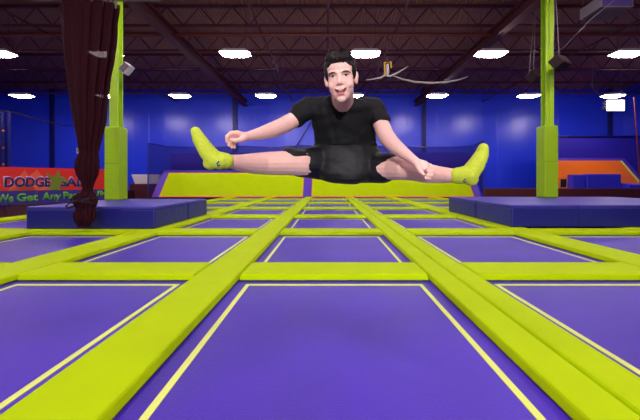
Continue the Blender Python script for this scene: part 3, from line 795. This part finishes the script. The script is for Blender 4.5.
for s in (-1, 1):
    face_patch('eye', lens(s*.0315, .004, .0145, .0050, .0036), 12, 4, M['eyewhite'], .0012)
    face_patch('iris', lens(s*.0315, .0045, .0060, .0048, .0042), 8, 4, M['iris'], .0022)
    face_patch('eyelid', lens(s*.0315, .0086, .0165, .0022, .0012, -.004), 12, 3, M['brow'], .0024)
    face_patch('eyebrow', lens(s*.034, .0215, .0215, .0042, .0032, -.006, -s*.001), 12, 3, M['brow'], .0018)
MC = -.060
face_patch('lips', lens(0, MC-.006, .031, .0105, .0205, .0125), 20, 6, M['lip'], .0012)
face_patch('mouth', lens(0, MC-.005, .027, .0075, .0165, .0125), 20, 6, M['mouth'], .0024)
face_patch('teeth', lens(0, MC-.0015, .0225, .0042, .0052, .0100), 20, 3, M['teeth'], .0034)
face_patch('tongue', lens(0, MC-.0165, .013, .003, .0045, .004), 10, 3, M['lip'], .0036)

# hair
b = bmesh.new()
hb(b, (0, .030, .040), (.081, .094, .086)); hb(b, (0, .0, .074), (.075, .084, .056)); hb(b, (-.012, -.042, .090), (.056, .044, .032)); hb(b, (.026, -.036, .088), (.044, .044, .032))
hb(b, (-.02, -.02, .104), (.046, .045, .026)); hb(b, (-.040, -.046, .066), (.026, .026, .022)); hb(b, (.042, -.044, .062), (.022, .026, .020)); hb(b, (.006, -.070, .086), (.036, .022, .016))
for s in (-1, 1): hb(b, (s*.066, -.012, .045), (.016, .032, .042)); hb(b, (s*.068, .0, .020), (.010, .016, .032))
for i in range(26):
    a = random.uniform(-1, 1); y = random.uniform(-.06, .05)
    p0 = (a*.055, y, .100+.018*(1-a*a)); p1 = (a*.055+.012, y-.02, .109+.020*(1-a*a))
    caps(b, [(H(*p0), .009), (H(*p1), .004)], 8)
remesh('hair', b, .0032, M['hair'], person, smooth=3, disp=lambda c, n: .0016*noise.noise(Vector((c.x*70, c.y*160, c.z*60))))

# t-shirt
b = bmesh.new()
SY = 1.95
stack(b, [(Q(343.5, 97.5, 1.90), rp(12.5, 1.9), .060), (Q(343.5, 99.5, 1.91), rp(19, 1.91), .085), (Q(343.5, 103, 1.92), rp(26, 1.92), .11), (Q(343.5, 108, 1.93), rp(31, 1.93), .125), (Q(343.5, 116, 1.95), rp(32.5, 1.95), .135),
          (Q(344, 126, 1.98), rp(31.5, 1.98), .135), (Q(344.5, 136, 2.02), rp(29.5, 2.02), .135), (Q(345, 143, 2.04), rp(30.5, 2.04), .14), (Q(345, 147.5, 2.05), rp(31.5, 2.05), .145)])
caps(b, [(Q(322, 106.0, 1.92), .062), (Q(309, 107.6, 1.92), .064), (Q(301, 113.5, 1.90), .058), (Q(296.5, 117.6, 1.88), .054)])
caps(b, [(Q(362, 106.0, 1.93), .062), (Q(372, 107.6, 1.93), .064), (Q(378, 115, 1.91), .060), (Q(381, 121.5, 1.89), .056)])
def wr_s(c, n):
    a = noise.noise(Vector((c.x*7+3, c.y*7, c.z*20)))+.6*noise.noise(Vector((c.x*14, c.y*5, c.z*9+c.x*22)))
    return .013*a
shirt = remesh('t_shirt', b, .006, M['black'], person, smooth=5, disp=wr_s)
# collar ring
b = bmesh.new(); cc = Q(343, 101.5, 1.855)
tube(b, [cc+Vector((.068*math.cos(q), .05*math.sin(q)+.01, .018*math.sin(q)+.006*math.cos(2*q))) for q in [2*PI*i/28 for i in range(29)]], .009, 8)
cl = link_mesh('collar', b, M['black'], shirt, smooth=True)

# shorts
b = bmesh.new()
stack(b, [(Q(345, 143.5, 2.05), rp(30, 2.05), .13), (Q(345, 148, 2.05), rp(33.5, 2.05), .14), (Q(345, 155, 2.04), rp(37, 2.04), .145), (Q(345, 165, 2.03), rp(38, 2.03), .15), (Q(345, 174, 2.02), rp(33, 2.02), .15), (Q(346, 180, 2.0), rp(24, 2.0), .12), (Q(346, 183.2, 1.99), rp(12, 1.99), .07)])
caps(b, [(Q(326, 163, 2.03), .108), (Q(312, 163.2, 1.98), .096), (Q(303, 163.0, 1.957), .090), (Q(290, 160.8, 1.895), .0775)])
caps(b, [(Q(362, 166, 2.03), .108), (Q(376, 168, 1.99), .095), (Q(383, 168.0, 1.950), .089), (Q(393, 166.6, 1.90), .0775)])
def wr_t(c, n):
    ang = math.atan2(c.z+.0, c.x)
    a = noise.noise(Vector((c.x*6+9, c.y*6, c.z*14)))+.7*noise.noise(Vector((c.x*10+c.z*16, c.y*5, c.z*10-c.x*8)))
    return .009*a
remesh('shorts', b, .006, M['black2'], person, smooth=4, disp=wr_t)

# socks
def sock(chain, extra, mark):
    b = bmesh.new(); caps(b, [(Q(*c), r) for c, r in chain])
    for c, r in extra: ball(b, Q(*c), r)
    s = remesh('sock', b, .0035, M['sock'], person, smooth=8, disp=lambda c, n: .0012*noise.noise(c*60))
    mb = bmesh.new(); bvs = BVHTree.FromPolygons([v.co.copy() for v in s.data.vertices], [tuple(p.vertices) for p in s.data.polygons])
    for (x, y, r, Y) in mark:
        o = Q(x, y, .9); d = (Q(x, y, 1.5)-o).normalized(); h = bvs.ray_cast(o, d)
        if h[0] is not None:
            u, v = frame_of(h[1]); m4 = Matrix.Translation(h[0]) @ Matrix((u, v, h[1])).transposed().to_4x4() @ Matrix.Diagonal((r, r*1.3, .0016, 1))
            bmesh.ops.create_uvsphere(mb, u_segments=8, v_segments=6, radius=1, matrix=m4)
    link_mesh('ankle_logo', mb, M['sockmark'], s)
sock([((226, 161.0, 1.495), .0365), ((214, 159.5, 1.47), .0405), ((207, 151, 1.46), .0365), ((199.2, 139, 1.45), .0290), ((195.8, 131.8, 1.445), .0225)],
     [((210.5, 163.2, 1.475), (.033, .034, .030)), ((219.5, 161.8, 1.472), (.036, .037, .034))],
     [(217.2, 163.5, .004, 0), (218.6, 162.0, .004, 0), (217.8, 165.6, .0045, 0), (219.4, 165.2, .004, 0), (209.5, 142.5, .003, 0)])
sock([((457.6, 175.6, 1.535), .0385), ((469, 174.5, 1.515), .0425), ((476, 165, 1.51), .0385), ((481.5, 155, 1.505), .0315), ((483.2, 148.2, 1.50), .0235)],
     [((471, 179.2, 1.52), (.034, .034, .031))],
     [(463.6, 181.0, .004, 0), (465.0, 179.6, .004, 0), (464.6, 182.4, .004, 0), (466.2, 181.6, .0035, 0)])

# ------------------------------------------------------------------ lights / world / camera
w = bpy.data.worlds.new('World'); SC.world = w; w.use_nodes = True
w.node_tree.nodes['Background'].inputs[0].default_value = (.2, .12, .16, 1); w.node_tree.nodes['Background'].inputs[1].default_value = .05

def flash(loc, tgt, size, power, spread=180, col=(1, .97, .96)):
    l = bpy.data.lights.new('flash', 'AREA'); l.shape = 'DISK'; l.size = size; l.energy = power; l.color = col; l.spread = math.radians(spread)
    o = bpy.data.objects.new('flash', l); COL.objects.link(o); o.location = loc
    o.rotation_euler = (Vector(tgt)-Vector(loc)).to_track_quat('-Z', 'Y').to_euler(); return o
flash((.15, -7.6, 3.1), (.1, 7.0, .7), .5, 62, 60)

cam = bpy.data.cameras.new('Camera'); co = bpy.data.objects.new('Camera', cam); COL.objects.link(co)
co.location = (0, 0, CAMZ); co.rotation_euler = (PI/2, 0, 0)
cam.sensor_width = 36; cam.lens = F/640*36; cam.shift_x = (320-CX)/640; cam.shift_y = (CY-210)/640
cam.clip_start = .05; cam.clip_end = 200
SC.camera = co
vs = SC.view_settings; vs.view_transform = 'Standard'; vs.look = 'None'; vs.gamma = 1; vs.use_curve_mapping = False; vs.exposure = 0.52
